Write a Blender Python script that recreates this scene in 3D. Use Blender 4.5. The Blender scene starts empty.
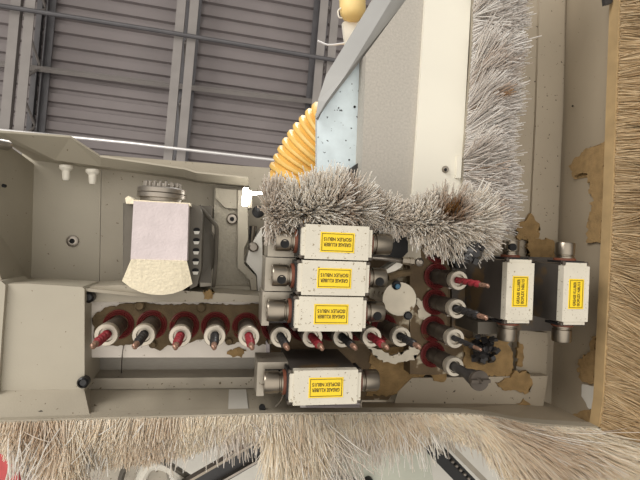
import bpy, bmesh, math, random
import numpy as np
from mathutils import Vector, Matrix
random.seed(7); rng = np.random.default_rng(7)
SC = bpy.context.scene; COL = SC.collection

# ------------------------------------------------------------------ camera, world, lights, exposure
F = 480.0; YAW = math.radians(11.5); ROLL = math.radians(2.3); PITCH = math.radians(0.0)
CAM = Vector((0, 0, 1.2))                                   # the photographer's phone, looking up into the machine
_fw = Vector((math.sin(YAW), 0, math.cos(YAW))); _r = Vector((math.cos(YAW), 0, -math.sin(YAW))); _d = Vector((0, 1, 0))
CR = math.cos(ROLL) * _r - math.sin(ROLL) * _d              # image right
CD = math.sin(ROLL) * _r + math.cos(ROLL) * _d              # image down
cam = bpy.data.cameras.new('camera'); cam.sensor_width = 36; cam.lens = 36 * F / 640; cam.clip_start = .01; cam.clip_end = 60
co = bpy.data.objects.new('camera', cam); COL.objects.link(co)
co.matrix_world = Matrix(((CR.x, -CD.x, -_fw.x, CAM.x), (CR.y, -CD.y, -_fw.y, CAM.y), (CR.z, -CD.z, -_fw.z, CAM.z), (0, 0, 0, 1)))
SC.camera = co
w = bpy.data.worlds.new('hall'); SC.world = w; w.use_nodes = True
bg = w.node_tree.nodes['Background']; bg.inputs[0].default_value = (1.0, .955, .89, 1)
def world_light():                                          # soft bright lobe from below, added to shape shading and steel highlights; dim elsewhere
    N = w.node_tree.nodes; L = w.node_tree.links; tc = N.new('ShaderNodeTexCoord'); d = N.new('ShaderNodeVectorMath'); d.operation = 'DOT_PRODUCT'
    d.inputs[1].default_value = Vector((-.20, .05, -.97)).normalized(); L.new(tc.outputs['Generated'], d.inputs[0])
    r = N.new('ShaderNodeMapRange'); r.interpolation_type = 'SMOOTHSTEP'
    for i, v in ((1, .45), (2, .98), (3, WORLD_LOW), (4, WORLD_HIGH)): r.inputs[i].default_value = v
    L.new(d.outputs['Value'], r.inputs[0]); L.new(r.outputs[0], bg.inputs[1])
WORLD_LOW, WORLD_HIGH = .28, 1.65
world_light()
def area(name, loc, target, size, power, colour):
    l = bpy.data.lights.new(name, 'AREA'); l.shape = 'SQUARE'; l.size = size; l.energy = power; l.color = colour
    o = bpy.data.objects.new(name, l); COL.objects.link(o); o.location = loc
    o.rotation_euler = (Vector(target) - Vector(loc)).to_track_quat('-Z', 'Y').to_euler()
area('added_side_light', (-2.2, -2.0, .6), (0.05, 0, 1.7), 1.6, 75, (1, .97, .93))  # unseen area lamp added to give the light a direction and gradient
area('added_top_light', (.4, -2.6, 3.6), (0.2, -.1, 1.7), 1.2, 60, (.95, .97, 1))  # unseen area lamp added from above for direction; brightens the bristle tips
SC.view_settings.view_transform = 'Standard'; SC.view_settings.look = 'None'; SC.view_settings.gamma = 1
SC.cycles.diffuse_bounces = 8; SC.view_settings.use_curve_mapping = False; SC.view_settings.exposure = 0.08

# ------------------------------------------------------------------ helpers
def ray(px, py): return (_fw + (px - 320) / F * CR + (py - 240) / F * CD)
def P(px, py, Z):                                           # a sight line met with the level plane Z above the lens
    d = ray(px, py); return CAM + d * (Z / d.z)
def hit(px, py, p0, n):
    d = ray(px, py); return CAM + d * ((p0 - CAM).dot(n) / d.dot(n))
def lin(v): v /= 255.; return v / 12.92 if v <= .04045 else ((v + .055) / 1.055) ** 2.4
def rgb(r, g, b): return (lin(r), lin(g), lin(b), 1)

def mat(name, base, rough=.55, metal=0., var=.12, vscale=25., speck=None, bump=.0, bscale=200., dirt=None, brush=None):
    """base colour with gentle mottling; speck=(colour, coverage, scale); dirt=(colour, coverage, scale)"""
    m = bpy.data.materials.new(name); m.use_nodes = True; nt = m.node_tree; N = nt.nodes; L = nt.links
    b = N['Principled BSDF']; b.inputs['Roughness'].default_value = rough; b.inputs['Metallic'].default_value = metal
    g = N.new('ShaderNodeNewGeometry'); pos = g.outputs['Position']
    if brush:
        mp = N.new('ShaderNodeMapping'); mp.inputs['Scale'].default_value = brush; L.new(pos, mp.inputs['Vector']); vec = mp.outputs['Vector']
    else: vec = pos
    def noise(sc, det=4, v=None):
        n = N.new('ShaderNodeTexNoise'); n.inputs['Scale'].default_value = sc; n.inputs['Detail'].default_value = det
        L.new(v or vec, n.inputs['Vector']); return n.outputs['Fac']
    def mix(fac, a, c):
        x = N.new('ShaderNodeMix'); x.data_type = 'RGBA'
        L.new(fac, x.inputs[0])
        for sock, val in ((x.inputs[6], a), (x.inputs[7], c)):
            if isinstance(val, tuple): sock.default_value = val
            else: L.new(val, sock)
        return x.outputs[2]
    def ramp(fac, lo, hi):
        r = N.new('ShaderNodeMapRange'); r.inputs[1].default_value = lo; r.inputs[2].default_value = hi; L.new(fac, r.inputs[0]); return r.outputs[0]
    B = rgb(*base); dk = tuple(x * (1 - var) for x in B[:3]) + (1,); lt = tuple(min(1, x * (1 + var)) for x in B[:3]) + (1,)
    col = mix(ramp(noise(vscale), .3, .7), dk, lt)
    if dirt: col = mix(ramp(noise(dirt[2], 6, pos), dirt[1], dirt[1] + .06), col, rgb(*dirt[0]))
    if speck: col = mix(ramp(noise(speck[2], 2, pos), speck[1], speck[1] + .03), col, rgb(*speck[0]))
    L.new(col, b.inputs['Base Color'])
    if bump:
        bp = N.new('ShaderNodeBump'); bp.inputs['Strength'].default_value = bump; bp.inputs['Distance'].default_value = .001
        L.new(noise(bscale, 3), bp.inputs['Height']); L.new(bp.outputs[0], b.inputs['Normal'])
    return m

def place(name, me, parent=None, label=None):
    o = bpy.data.objects.new(name, me); COL.objects.link(o)
    if parent is not None: o.parent = parent
    if label: o['label'] = label
    return o
def wpos(o):
    p = Vector((0, 0, 0))
    while o is not None: p += o.location; o = o.parent
    return p
def obj(name, bm, m, parent=None, smooth=False, bevel=0., label=None, local=False, seg=2, kind=None):
    """links a bmesh as one object; world coordinates are brought into the parent's frame unless local"""
    if bevel:
        es = [e for e in bm.edges if len(e.link_faces) == 2 and e.calc_face_angle(0) > .5]
        bmesh.ops.bevel(bm, geom=es, offset=bevel, segments=seg, affect='EDGES', clamp_overlap=True)
    bmesh.ops.recalc_face_normals(bm, faces=bm.faces)
    if not local:
        if parent is not None: off = wpos(parent)
        else:
            off = Vector((0, 0, 0))
            for v in bm.verts: off += v.co
            off /= max(1, len(bm.verts))
        bmesh.ops.translate(bm, verts=bm.verts, vec=-off)
    me = bpy.data.meshes.new(name); bm.to_mesh(me); bm.free()
    me.materials.append(m)
    if smooth: me.polygons.foreach_set('use_smooth', [True] * len(me.polygons)); me.set_sharp_from_angle(angle=.6)
    o = place(name, me, parent, label)
    if not local and parent is None: o.location = off
    if kind: o['kind'] = kind
    return o
def tag(o, label, cat, group=None, kind=None):
    o['label'] = label; o['category'] = cat
    if group: o['group'] = group
    if kind: o['kind'] = kind
    return o
def thing(name, loc, label, cat, group=None, rz=0.):
    o = bpy.data.objects.new(name, None); COL.objects.link(o); o.empty_display_size = .02
    o.location = loc; o.rotation_euler = (0, 0, rz); return tag(o, label, cat, group)

def prism(pts, z0, z1, bm=None, world=False):
    """level plate: outline on plane z0 (nearest the lens), going up to z1"""
    bm = bm or bmesh.new()
    p = [Vector(q) for q in pts] if world else [P(x, y, z0) for x, y in pts]
    n = len(p); dz = Vector((0, 0, z1 - z0))
    a = [bm.verts.new(v) for v in p]; b = [bm.verts.new(v + dz) for v in p]
    bm.faces.new(a); bm.faces.new(b[::-1])
    for i in range(n): bm.faces.new((a[i], b[i], b[(i + 1) % n], a[(i + 1) % n]))
    return bm
def sheet(pts3, faces, th, bm=None, out=None):
    """thin folded sheet metal: points (px,py,Z), quads, thickened by th"""
    bm = bm or bmesh.new()
    vs = [bm.verts.new(P(*q)) for q in pts3]; fs = [bm.faces.new([vs[i] for i in f]) for f in faces]
    bmesh.ops.recalc_face_normals(bm, faces=fs)
    for f in fs: f.normal_update()
    c = Vector((0, 0, 0))
    if fs[0].normal.dot(fs[0].calc_center_median() - CAM) < 0: bmesh.ops.reverse_faces(bm, faces=fs)
    r = bmesh.ops.solidify(bm, geom=fs, thickness=-th)
    return bm
def box(c, s, bm=None, M=None):
    bm = bm or bmesh.new()
    vs = [bm.verts.new(Vector((c[0] + i * s[0] / 2, c[1] + j * s[1] / 2, c[2] + k * s[2] / 2))) for i in (-1, 1) for j in (-1, 1) for k in (-1, 1)]
    if M is not None:
        for v in vs: v.co = M @ v.co
    for f in ((0, 1, 3, 2), (4, 6, 7, 5), (0, 4, 5, 1), (2, 3, 7, 6), (0, 2, 6, 4), (1, 5, 7, 3)): bm.faces.new([vs[i] for i in f])
    return bm
def frame_of(d):
    d = d.normalized(); a = Vector((0, 0, 1)) if abs(d.z) < .9 else Vector((1, 0, 0))
    u = d.cross(a).normalized(); return u, d.cross(u)
def lathe(o, d, prof, n=24, bm=None, caps=True):
    """prof: (radius, distance along d)"""
    bm = bm or bmesh.new(); o = Vector(o); d = Vector(d).normalized(); u, v = frame_of(d); R = []
    for r, t in prof:
        R.append([bm.verts.new(o + d * t + (u * math.cos(2 * math.pi * k / n) + v * math.sin(2 * math.pi * k / n)) * max(r, 1e-5)) for k in range(n)])
    for a, b in zip(R, R[1:]):
        for k in range(n): bm.faces.new((a[k], a[(k + 1) % n], b[(k + 1) % n], b[k]))
    if caps: bm.faces.new(R[0][::-1]); bm.faces.new(R[-1])
    return bm
def tube(pts, r, n=10, bm=None, closed=False):
    bm = bm or bmesh.new(); pts = [Vector(p) for p in pts]; R = []
    rr = r if hasattr(r, '__len__') else [r] * len(pts)
    d0 = (pts[1] - pts[0]).normalized(); u, v = frame_of(d0)
    for i, p in enumerate(pts):
        d = (pts[min(i + 1, len(pts) - 1)] - pts[max(i - 1, 0)]).normalized()
        u = (u - d * u.dot(d)).normalized(); v = d.cross(u)
        R.append([bm.verts.new(p + (u * math.cos(2 * math.pi * k / n) + v * math.sin(2 * math.pi * k / n)) * rr[i]) for k in range(n)])
    for a, b in zip(R, R[1:]):
        for k in range(n): bm.faces.new((a[k], a[(k + 1) % n], b[(k + 1) % n], b[k]))
    bm.faces.new(R[0][::-1]); bm.faces.new(R[-1]); return bm
def spline(pts, n=12):
    pts = [Vector(p) for p in pts]; q = [2 * pts[0] - pts[1]] + pts + [2 * pts[-1] - pts[-2]]; out = []
    for i in range(1, len(q) - 2):
        for k in range(n):
            t = k / n; a, b, c, d = q[i - 1:i + 3]
            out.append(.5 * ((2 * b) + (c - a) * t + (2 * a - 5 * b + 4 * c - d) * t * t + (3 * b - a - 3 * c + d) * t ** 3))
    return out + [pts[-1]]
def ragged(pts, step=2.2, amp=1.3, seed=1):
    """a pixel outline broken into an uneven edge"""
    r = random.Random(seed); out = []
    for i, (x, y) in enumerate(pts):
        x2, y2 = pts[(i + 1) % len(pts)]; L = math.hypot(x2 - x, y2 - y); n = max(1, int(L / step))
        for k in range(n):
            t = k / n; out.append((x + (x2 - x) * t + r.gauss(0, amp) * (k > 0), y + (y2 - y) * t + r.gauss(0, amp) * (k > 0)))
    return out
def ell(cx, cy, r, n=20, sy=1.): return [(cx + r * math.cos(2 * math.pi * k / n), cy + sy * r * math.sin(2 * math.pi * k / n)) for k in range(n)]
def ngon_fix(bm):
    bmesh.ops.triangulate(bm, faces=[f for f in bm.faces if len(f.verts) > 4]); return bm

# ------------------------------------------------------------------ materials
M = dict(
 deck=mat('purlin_grey_deck', (126, 118, 117), .6, 0, .06, 3),
 joist=mat('primer_grey_steel', (138, 132, 128), .55, 0, .08, 6),
 pipe=mat('dark_steel_pipe', (92, 90, 92), .45, .3, .1, 8),
 conduit=mat('galvanised_conduit', (225, 222, 220), .3, .4, .05, 8),
 shell=mat('warm_grey_lacquer', (168, 160, 143), .5, 0, .05, 14, bump=.15, bscale=500, speck=((96, 82, 60), .735, 260)),
 shell2=mat('warm_grey_lacquer_scuffed', (163, 154, 137), .5, 0, .08, 18, speck=((92, 78, 58), .70, 240), bump=.15, bscale=500),
 cast=mat('textured_casting_paint', (170, 162, 145), .45, 0, .08, 300, bump=1., bscale=420),
 block=mat('pale_machined_block', (214, 205, 194), .45, 0, .06, 20, speck=((120, 100, 70), .72, 200)),
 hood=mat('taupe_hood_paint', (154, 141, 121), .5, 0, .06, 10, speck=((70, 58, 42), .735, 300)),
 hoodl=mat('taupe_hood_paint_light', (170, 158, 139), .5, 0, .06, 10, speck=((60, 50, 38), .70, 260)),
 cream=mat('cream_cover_paint', (226, 221, 206), .45, 0, .03, 8),
 alu=mat('blasted_aluminium', (176, 170, 160), .6, .15, .10, 400, bump=.3, bscale=900),
 bluesteel=mat('spotted_zinc_plate', (206, 218, 222), .45, .2, .08, 60, speck=((60, 66, 70), .665, 150)),
 greyflange=mat('grey_flange', (150, 149, 146), .5, .2, .05, 20),
 hose=mat('yellow_duct_plastic', (232, 190, 104), .45, 0, .08, 20),
 elbow=mat('pale_yellow_rubber', (240, 210, 142), .5, 0, .05, 20),
 spin=mat('spindle_face_paint', (206, 193, 192), .4, 0, .10, 45, bump=.5, bscale=500),
 spinlow=mat('spindle_cream_casting', (238, 226, 198), .4, 0, .10, 350, bump=.8, bscale=500),
 darkalu=mat('dark_dusty_aluminium', (92, 86, 76), .55, .2, .12, 40),
 chrome=mat('turned_steel', (140, 131, 118), .28, .95, .1, 60, brush=(1, 1, 1)),
 steel=mat('worn_steel', (150, 142, 132), .35, .8, .15, 60),
 chuck=mat('dark_chuck_steel', (84, 76, 68), .4, .5, .2, 60),
 collar=mat('collet_rim_steel', (182, 173, 158), .35, .6, .12, 80),
 redseal=mat('red_seal_ring', (100, 36, 34), .5, 0, .2, 60, dirt=((92, 70, 48), .60, 60)),
 bitred=mat('red_drill_coating', (138, 42, 50), .4, 0, .15, 100),
 bitblack=mat('black_drill_coating', (48, 46, 46), .4, .1, .2, 100),
 carbide=mat('carbide_tip', (150, 116, 98), .35, .4, .15, 100),
 unit=mat('speckled_off_white_housing', (212, 205, 188), .5, 0, .05, 40, speck=((150, 136, 112), .66, 420), bump=.25, bscale=800),
 frame=mat('grey_beige_bearing_block', (160, 152, 138), .35, .4, .1, 50, speck=((92, 80, 62), .68, 260)),
 body=mat('dark_anodised_body', (84, 78, 72), .5, .25, .18, 30, dirt=((108, 88, 62), .57, 22)),
 barealu=mat('bare_aluminium_strip', (158, 152, 142), .5, .25, .08, 30, brush=(4, 60, 60)),
 black=mat('black_plastic', (26, 25, 25), .5, 0, .2, 60),
 hole=mat('black_bore', (12, 11, 11), .8, 0, .1, 60),
 rust=mat('rust_brown_seal', (112, 62, 42), .6, 0, .2, 100),
 yellow=mat('yellow_sticker', (244, 208, 28), .45, 0, .04, 60),
 ink=mat('dark_sticker_ink', (58, 46, 14), .6, 0, .05, 60),
 dust=mat('caked_brown_sawdust', (144, 117, 77), .9, 0, .2, 90, bump=.8, bscale=500),
 rail_tan=mat('dusty_tan_backing', (166, 140, 100), .9, 0, .15, 40),
 dustdark=mat('grimy_brown_dust', (92, 76, 52), .85, 0, .25, 80, bump=.7, bscale=400),
 shaded_grime=mat('dusty_shaded_base_plate', (98, 80, 56), .75, 0, .25, 40, dirt=((188, 176, 152), .60, 40), bump=.4, bscale=400),  # brown dust, darkened further to stand for shade between the drills
 pale=mat('pale_flaked_coating', (206, 196, 176), .6, 0, .1, 50, dirt=((120, 100, 70), .62, 80)),
 plug=mat('black_rubber_plug', (22, 21, 22), .35, 0, .1, 50),
 blue=mat('blue_fitting', (40, 96, 124), .3, 0, .1, 50),
 tape=mat('pale_tape_and_patch', (206, 202, 192), .4, 0, .05, 30),
 redcloth=mat('red_fabric', (188, 84, 84), .8, 0, .15, 60),
 white=mat('white_sleeve', (228, 222, 208), .6, 0, .06, 40),
 pane=mat('pale_green_grey_panel', (190, 192, 176), .45, 0, .08, 20),
)
def glare_mat():
    m = bpy.data.materials.new('glare_glow'); m.use_nodes = True; b = m.node_tree.nodes['Principled BSDF']
    b.inputs['Emission Color'].default_value = (1, .97, .9, 1); b.inputs['Emission Strength'].default_value = 18; return m
def bristle_mat(name, a, b, dusty):
    """a..b: fibre to fibre variation; dusty: the tint of fibres caked with dust (per-fibre attribute)"""
    m = bpy.data.materials.new(name); m.use_nodes = True; nt = m.node_tree; N = nt.nodes; L = nt.links; p = N['Principled BSDF']
    p.inputs['Roughness'].default_value = .5
    tr = N.new('ShaderNodeBsdfTranslucent'); ms = N.new('ShaderNodeMixShader'); ms.inputs[0].default_value = .5
    def mixc(x, y):
        k = N.new('ShaderNodeMix'); k.data_type = 'RGBA'; k.inputs[6].default_value = x; k.inputs[7].default_value = y; return k
    at = N.new('ShaderNodeAttribute'); at.attribute_name = 'fibre'; sp = N.new('ShaderNodeSeparateXYZ'); L.new(at.outputs['Vector'], sp.inputs[0])
    k = mixc(rgb(*a), rgb(*b)); L.new(sp.outputs[0], k.inputs[0])
    k2 = mixc(rgb(*a), rgb(*dusty)); L.new(k.outputs[2], k2.inputs[6]); L.new(sp.outputs[1], k2.inputs[0])
    L.new(k2.outputs[2], p.inputs['Base Color']); L.new(k2.outputs[2], tr.inputs['Color'])
    L.new(p.outputs[0], ms.inputs[1]); L.new(tr.outputs[0], ms.inputs[2]); L.new(ms.outputs[0], N['Material Output'].inputs['Surface']); return m

# ------------------------------------------------------------------ the hall roof
ZR = 5.6
R0 = P(160, 80, ZR); RROT = Matrix.Rotation(math.radians(2.6), 3, 'Z')
def RW(x, y, z): v = RROT @ Vector((x, y, 0)); return Vector((R0.x + v.x, R0.y + v.y, CAM.z + z))
def build_roof():
    bm = bmesh.new(); prev = None; pitch = .15
    for i in range(-24, 44):
        y0 = i * pitch
        for dy, dz in ((0, 0), (.088, 0), (.1, .04), (.138, .04)):
            a = bm.verts.new(RW(-4.5, y0 + dy, ZR + dz)); b = bm.verts.new(RW(5.5, y0 + dy, ZR + dz))
            if prev: bm.faces.new((prev[0], prev[1], b, a))
            prev = (a, b)
    o = obj('ceiling', bm, M['deck']); o['kind'] = 'structure'; o['label'] = 'grey corrugated metal roof deck high above the machine'
def joist(px, py, label):
    c = P(px, py, 5.0); q = RROT.inverted() @ Vector((c.x - R0.x, c.y - R0.y, 0)); x = q.x
    t = thing('roof_joist', RW(x, 0, 5.0), label, 'joist', 'steel roof joists')
    for dx in (-.062, .062):
        b = box((0, 0, 0), (.085, 11, .012)); box((dx * -.55, 0, .035), (.012, 11, .07), b)
        bmesh.ops.transform(b, matrix=RROT.to_4x4(), verts=b.verts)
        bmesh.ops.translate(b, vec=RW(x + dx, 1.4, 5.0), verts=b.verts); obj('bottom_chord', b, M['joist'], t)
    b = bmesh.new()
    for dx in (-.055, .055): box((dx, 0, 0), (.07, 11, .012), b); box((dx * .45, 0, -.03), (.012, 11, .06), b)
    bmesh.ops.transform(b, matrix=RROT.to_4x4(), verts=b.verts); bmesh.ops.translate(b, vec=RW(x, 1.4, 5.56), verts=b.verts)
    obj('top_chord', b, M['pipe'], t)
    for k in range(10):
        y = -2.1 + k * .62
        obj('web_rod', tube([RW(x, y, 5.04), RW(x, y + .31, 5.54)], .013, 8), M['joist'], t)
        obj('web_rod', tube([RW(x, y + .31, 5.54), RW(x, y + .62, 5.04)], .013, 8), M['joist'], t)
build_roof()
hw = obj('wall_back', box((.5, 8.5, 3.4), (12, .2, 6.8)), M['joist']); hw['kind'] = 'structure'
joist(18, 60, 'grey steel roof joist nearest the left edge of the photo')
joist(183, 60, 'grey steel roof joist in the middle, above the spindle head')
joist(327, 40, 'grey steel roof joist partly hidden behind the yellow hoses')
tag(obj('bridging_pipe', tube([P(-30, 1, 4.93), P(160, 31, 4.93), P(345, 62, 4.93)], .022, 10), M['pipe'], smooth=True), 'dark bridging pipe running across under the roof joists', 'pipe')
tag(obj('bridging_angle', tube([P(-30, 60, 5.48), P(160, 84, 5.48), P(345, 105, 5.48)], .03, 4), M['joist']), 'grey angle bar running across close under the roof deck', 'bar')
tag(obj('conduit_pipe', tube([P(-30, 127, 4.9), P(130, 143, 4.9), P(300, 163, 4.9)], .015, 10), M['conduit'], smooth=True), 'thin shiny pale conduit crossing just above the machine cover', 'pipe')

# ------------------------------------------------------------------ left housing of the drill head
ZD, ZN = .60, .50
H = thing('head_cover', P(60, 340, ZN), 'warm grey sheet metal cover around the spindle and drill row', 'machine cover')
obj('recess_panel', prism([(22, 150), (101.2, 158), (99, 292), (22, 290)], ZD, ZD + .004), M['shell'], H)
obj('spindle_panel', prism([(101.8, 155), (270, 168), (270, 312), (99.6, 300)], ZD - .003, ZD + .004), M['shell2'], H)
# side wall, folded top lip with its triangular gusset, and the thin rim
obj('side_wall', sheet([(34, 164, ZD), (31, 281, ZD), (4, 288, .51), (-22, 200, .50), (-22, 128, .52), (-3, 137, .53)], [(0, 1, 2, 3, 4, 5)], .003), M['shell'], H)
rim_o = [(-30, 130, .50), (0, 132.5, .505), (70, 137.5, .525), (100, 157, .54), (185, 169.5, .545), (196, 173, .545), (248, 178.5, .545)]
rim_i = [(-30, 131, .53), (-3, 137, .53), (55, 160, .555), (101, 166.5, .56), (185, 177.5, .56), (197, 180.5, .56), (249, 186, .56)]
b = sheet(rim_o + rim_i, [(i, i + 1, i + 8, i + 7) for i in range(6)], .0022)
obj('top_lip', b, M['shell'], H)
dp = [(-3, 137, .53), (55, 160, .555), (101, 166.5, .56), (185, 177.5, .56), (197, 180.5, .56), (249, 186, .56)]
dd = [(33, 160, ZD), (60, 164, ZD), (101, 169, ZD), (185, 180, ZD), (197, 183, ZD), (249, 188, ZD)]
obj('top_wall', sheet(dp + dd, [(i, i + 1, i + 7, i + 6) for i in range(5)], .002), M['shell'], H)
for x, y in ((66, 170), (92.5, 174)):
    obj('cable_clip', lathe(P(x, y - 4.5, .57), P(x, y + 6, .57) - P(x, y - 4.5, .57), [(.007, 0), (.0072, .003), (.0042, .006), (.0038, .014), (.003, .016)], 12), M['white'], H, True, label='pale tapered clip')
g = obj('grommet', lathe(P(73, 241, ZD), (0, 0, -1), [(.0065, 0), (.0065, .003), (.0045, .004), (.003, .004), (.003, .001)], 20), M['steel'], H, True)
obj('bore', lathe(P(73, 241, ZD - .0016), (0, 0, -1), [(.0031, 0), (.0031, .0012)], 16), M['hole'], g)
# lower plate, ledges, rails
obj('front_plate', prism([(6, 284), (28, 283.5), (82, 287), (84.5, 289), (84.5, 392), (-1, 394), (2, 340)], ZN, ZN + .06), M['shell'], H, bevel=.002)
obj('corner_post', prism([(-40, 281), (1, 281), (5.5, 285), (1.5, 340), (-2, 396), (-40, 396)], ZN - .005, ZN + .05), M['shell'], H, bevel=.002)
obj('recess_ledge', sheet([(31, 279, ZD), (84, 284, ZD), (262, 303, ZD), (262, 306, .54), (84, 288, .505), (30, 283, .505)], [(0, 1, 4, 5), (1, 2, 3, 4)], .003), M['shell2'], H)
obj('upper_ledge', prism([(84, 287), (120, 285), (200, 292), (262, 296), (262, 302), (84, 302)], .517, .58), M['shell2'], H, bevel=.0015)
obj('drill_block', prism([(86.5, 299.5), (266, 299.5), (266, 357.5), (86.5, 357.5)], .526, .60), M['block'], H, bevel=.0012)
obj('channel_floor', prism([(80, 350), (266, 350), (266, 384), (80, 384)], .565, .57), M['barealu'], H)
obj('slide_rail', prism([(85, 378.5), (268, 377), (268, 388), (85, 389.5)], .532, .60), M['frame'], H, bevel=.001)
obj('bottom_wall', sheet([(-30, 391, .50), (84, 389, .50), (91, 389, .535), (300, 387.5, .535), (300, 416, .468), (91, 421, .468), (84, 421, .468), (-30, 424, .468)], [(0, 1, 6, 7), (1, 2, 5, 6), (2, 3, 4, 5)], .003), M['shell2'], H)
obj('bottom_rim', sheet([(-30, 423, .469), (120, 419, .469), (300, 415, .469), (300, 417, .466), (120, 421, .466), (-30, 425, .466)], [(0, 1, 4, 5), (1, 2, 3, 4)], .002), M['darkalu'], H)
obj('pale_patch', sheet([(229, 389.5, .529), (246, 389.3, .529), (249, 414.5, .470), (228, 415, .470)], [(0, 1, 2, 3)], .0006), M['tape'], H, label='pale square patch')  # pale square laid over the bottom wall
for x, y, z in ((90.5, 296.5, .512), (85, 380.5, .499)):
    obj('rubber_plug', lathe(P(x, y, z + .004), (0, 0, -1), [(.0054, 0), (.0054, .008), (.004, .0095), (.003, .0075)], 18), M['plug'], H, True, label='round black plug')
for x, y in ((42, 412.5), (57, 398)):
    obj('screw_hole', lathe(P(x, y, .482 if y > 405 else .505), (0, 0, -1), [(.003, 0), (.003, .004)], 14), M['hole'], H)
obj('screw_hole', lathe(P(262, 407, .478), (0, 0, -1), [(.0032, 0), (.0032, .004)], 14), M['hole'], H)
obj('screw_hole', lathe(P(5, 186, .535), (0, 0, -1), [(.0018, 0), (.0018, .004)], 10), M['hole'], H)
obj('hinge_pin', lathe(P(-12, 142, .49), P(6, 145, .50) - P(-12, 142, .49), [(.005, 0), (.005, .016), (.0035, .019)], 14), M['steel'], H, True)

# cast bracket between the spindle and the boring units
K = thing('cast_bracket', P(235, 250, .58), 'textured grey cast bracket between the spindle and the boring units', 'bracket')
obj('back_plate', prism([(214, 189.5), (249, 193), (252, 288), (214, 289)], .582, .5955), M['cast'], K, bevel=.002)
obj('edge_rib', prism([(238, 190), (247.5, 190), (248, 240), (244, 248), (244, 264), (256, 276), (257, 290), (251, 290), (250, 280), (237.5, 267)], .566, .582), M['shell'], K, bevel=.0025)
obj('foot_rib', prism([(214, 286), (250, 286.5), (250, 290.5), (214, 290)], .570, .585), M['shell'], K, bevel=.002)
obj('corner_sheet', prism([(215.5, 188), (249, 191), (249, 209), (225.5, 208), (215.5, 198)], .574, .580), M['shell'], K, bevel=.0008)
bb = obj('bolt', lathe(P(232, 219, .582), (0, 0, -1), [(.0068, 0), (.0068, .003), (.0052, .006)], 20), M['steel'], K, True)
obj('bolt_socket', lathe(P(232, 219, .5758), (0, 0, -1), [(.0028, 0), (.0028, .0006)], 6), M['hole'], bb)
obj('slot_screw', lathe(P(253, 247, .565), (0, 0, -1), [(.0058, 0), (.0058, .008), (.004, .010)], 14), M['steel'], K, True)
obj('slot_rod', tube([P(252.5, 243, .562), P(254, 226, .562)], .0022, 8), M['chrome'], K, True)
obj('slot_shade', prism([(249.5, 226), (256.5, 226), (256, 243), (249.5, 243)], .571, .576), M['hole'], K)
obj('side_strip', prism([(250, 246), (262, 228), (263, 291), (258, 291), (257, 275), (246, 262)], .560, .595), M['tape'], K, bevel=.0012)
obj('side_plug', lathe(P(258, 212, .56), (0, 0, -1), [(.007, 0), (.007, .004), (.004, .0055)], 18), M['black'], K, True)

# ------------------------------------------------------------------ spindle head
S = thing('spindle_head', P(163, 240, .59), 'pale square router spindle head with a ribbed steel nut on top', 'spindle')
zf = .455
obj('housing', prism([(133.5, 201), (188.5, 204), (187, 261), (130.5, 259.5)], zf, .56), M['spin'], S, bevel=.0015)
# rounded lower casting: its face slopes back from the housing
b = bmesh.new(); up = [(131, 259.4), (138, 259.6), (146, 259.9), (155, 260.2), (164, 260.4), (173, 260.6), (180, 260.8), (187, 261)]
lo = [(122, 281), (131, 288), (141, 292.3), (151, 294.5), (162, 295), (173, 293.6), (183, 290), (192.5, 284)]
sheet([(x, y, zf - .001) for x, y in up] + [(x, y, zf + .010) for x, y in lo] + [(x + (160 - x) * .02, y - 2, zf + .055) for x, y in lo], [(i, i + 1, i + 9, i + 8) for i in range(7)] + [(i + 8, i + 9, i + 17, i + 16) for i in range(7)]
      + [(0, 8, 16), (7, 23, 15)], .0015, b)
obj('lower_casting', b, M['spinlow'], S)
obj('side_cheek', prism([(125.5, 199), (134, 199), (132, 262), (127, 268), (123.5, 280), (122.5, 283)] + [(123.6 + .3 * i - 1.0 * (k % 4 in (1, 2)), 276 - 13 * i - 3.2 * k) for i in range(6) for k in range(4)], zf + .012, .55), M['darkalu'], S, bevel=.001)
obj('back_body', prism([(123, 203), (212, 206), (211, 283), (123, 280)], .525, .5955), M['darkalu'], S, bevel=.003)
obj('top_lug', prism([(125, 198), (128.5, 195.8), (133, 199.6), (190, 203), (191, 206), (126, 203.5)], zf + .003, .52), M['spinlow'], S, bevel=.001)
obj('flange_drum', lathe(P(184, 249, .59), (0, 0, -1), [(.040, 0), (.040, .05), (.038, .064), (.030, .067)], 40), M['darkalu'], S, True)
cheek = obj('vent_cheek', prism([(187, 204), (200, 206), (202, 212), (201, 268), (197, 286), (190, 289), (187, 262)], zf + .02, .56), M['darkalu'], S, bevel=.0015)
for k in range(5):
    obj('vent_slot', prism(ell(196.6 - k * .3, 230 + k * 10.1, 3.4, 14, .66), zf + .0192, zf + .024), M['hole'], cheek)
    obj('vent_lip', prism([(193.6 - k * .3, 231.2 + k * 10.1), (199.8 - k * .3, 231.2 + k * 10.1), (198.6 - k * .3, 234.2 + k * 10.1), (194.6 - k * .3, 234.2 + k * 10.1)], zf + .0186, zf + .0195), M['tape'], cheek)
b = tube(spline([P(199, 206, .51), P(206, 214, .51), P(214, 223, .51), P(216.5, 229, .51), P(216, 255, .515), P(214.5, 276, .52), P(213.5, 286, .53)], 8), .0022, 8)
obj('guard_rod', b, M['darkalu'], S, True)
obj('guard_plate', prism([(200, 205), (213, 222), (215.5, 230), (213.5, 286), (200, 287)], .538, .55), M['frame'], S)
top = P(161.5, 202, .50); ax = P(163, 180, .50) - top
obj('nut_base', lathe(top, ax, [(.0205, 0), (.0205, .003), (.0235, .0035), (.0235, .0075), (.0225, .008), (.0235, .0085), (.0235, .0125), (.0225, .0135)], 40), M['steel'], S, True)
b = lathe(top, ax, [(.0165, .012), (.0165, .0165), (.015, .017)], 40)
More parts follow.
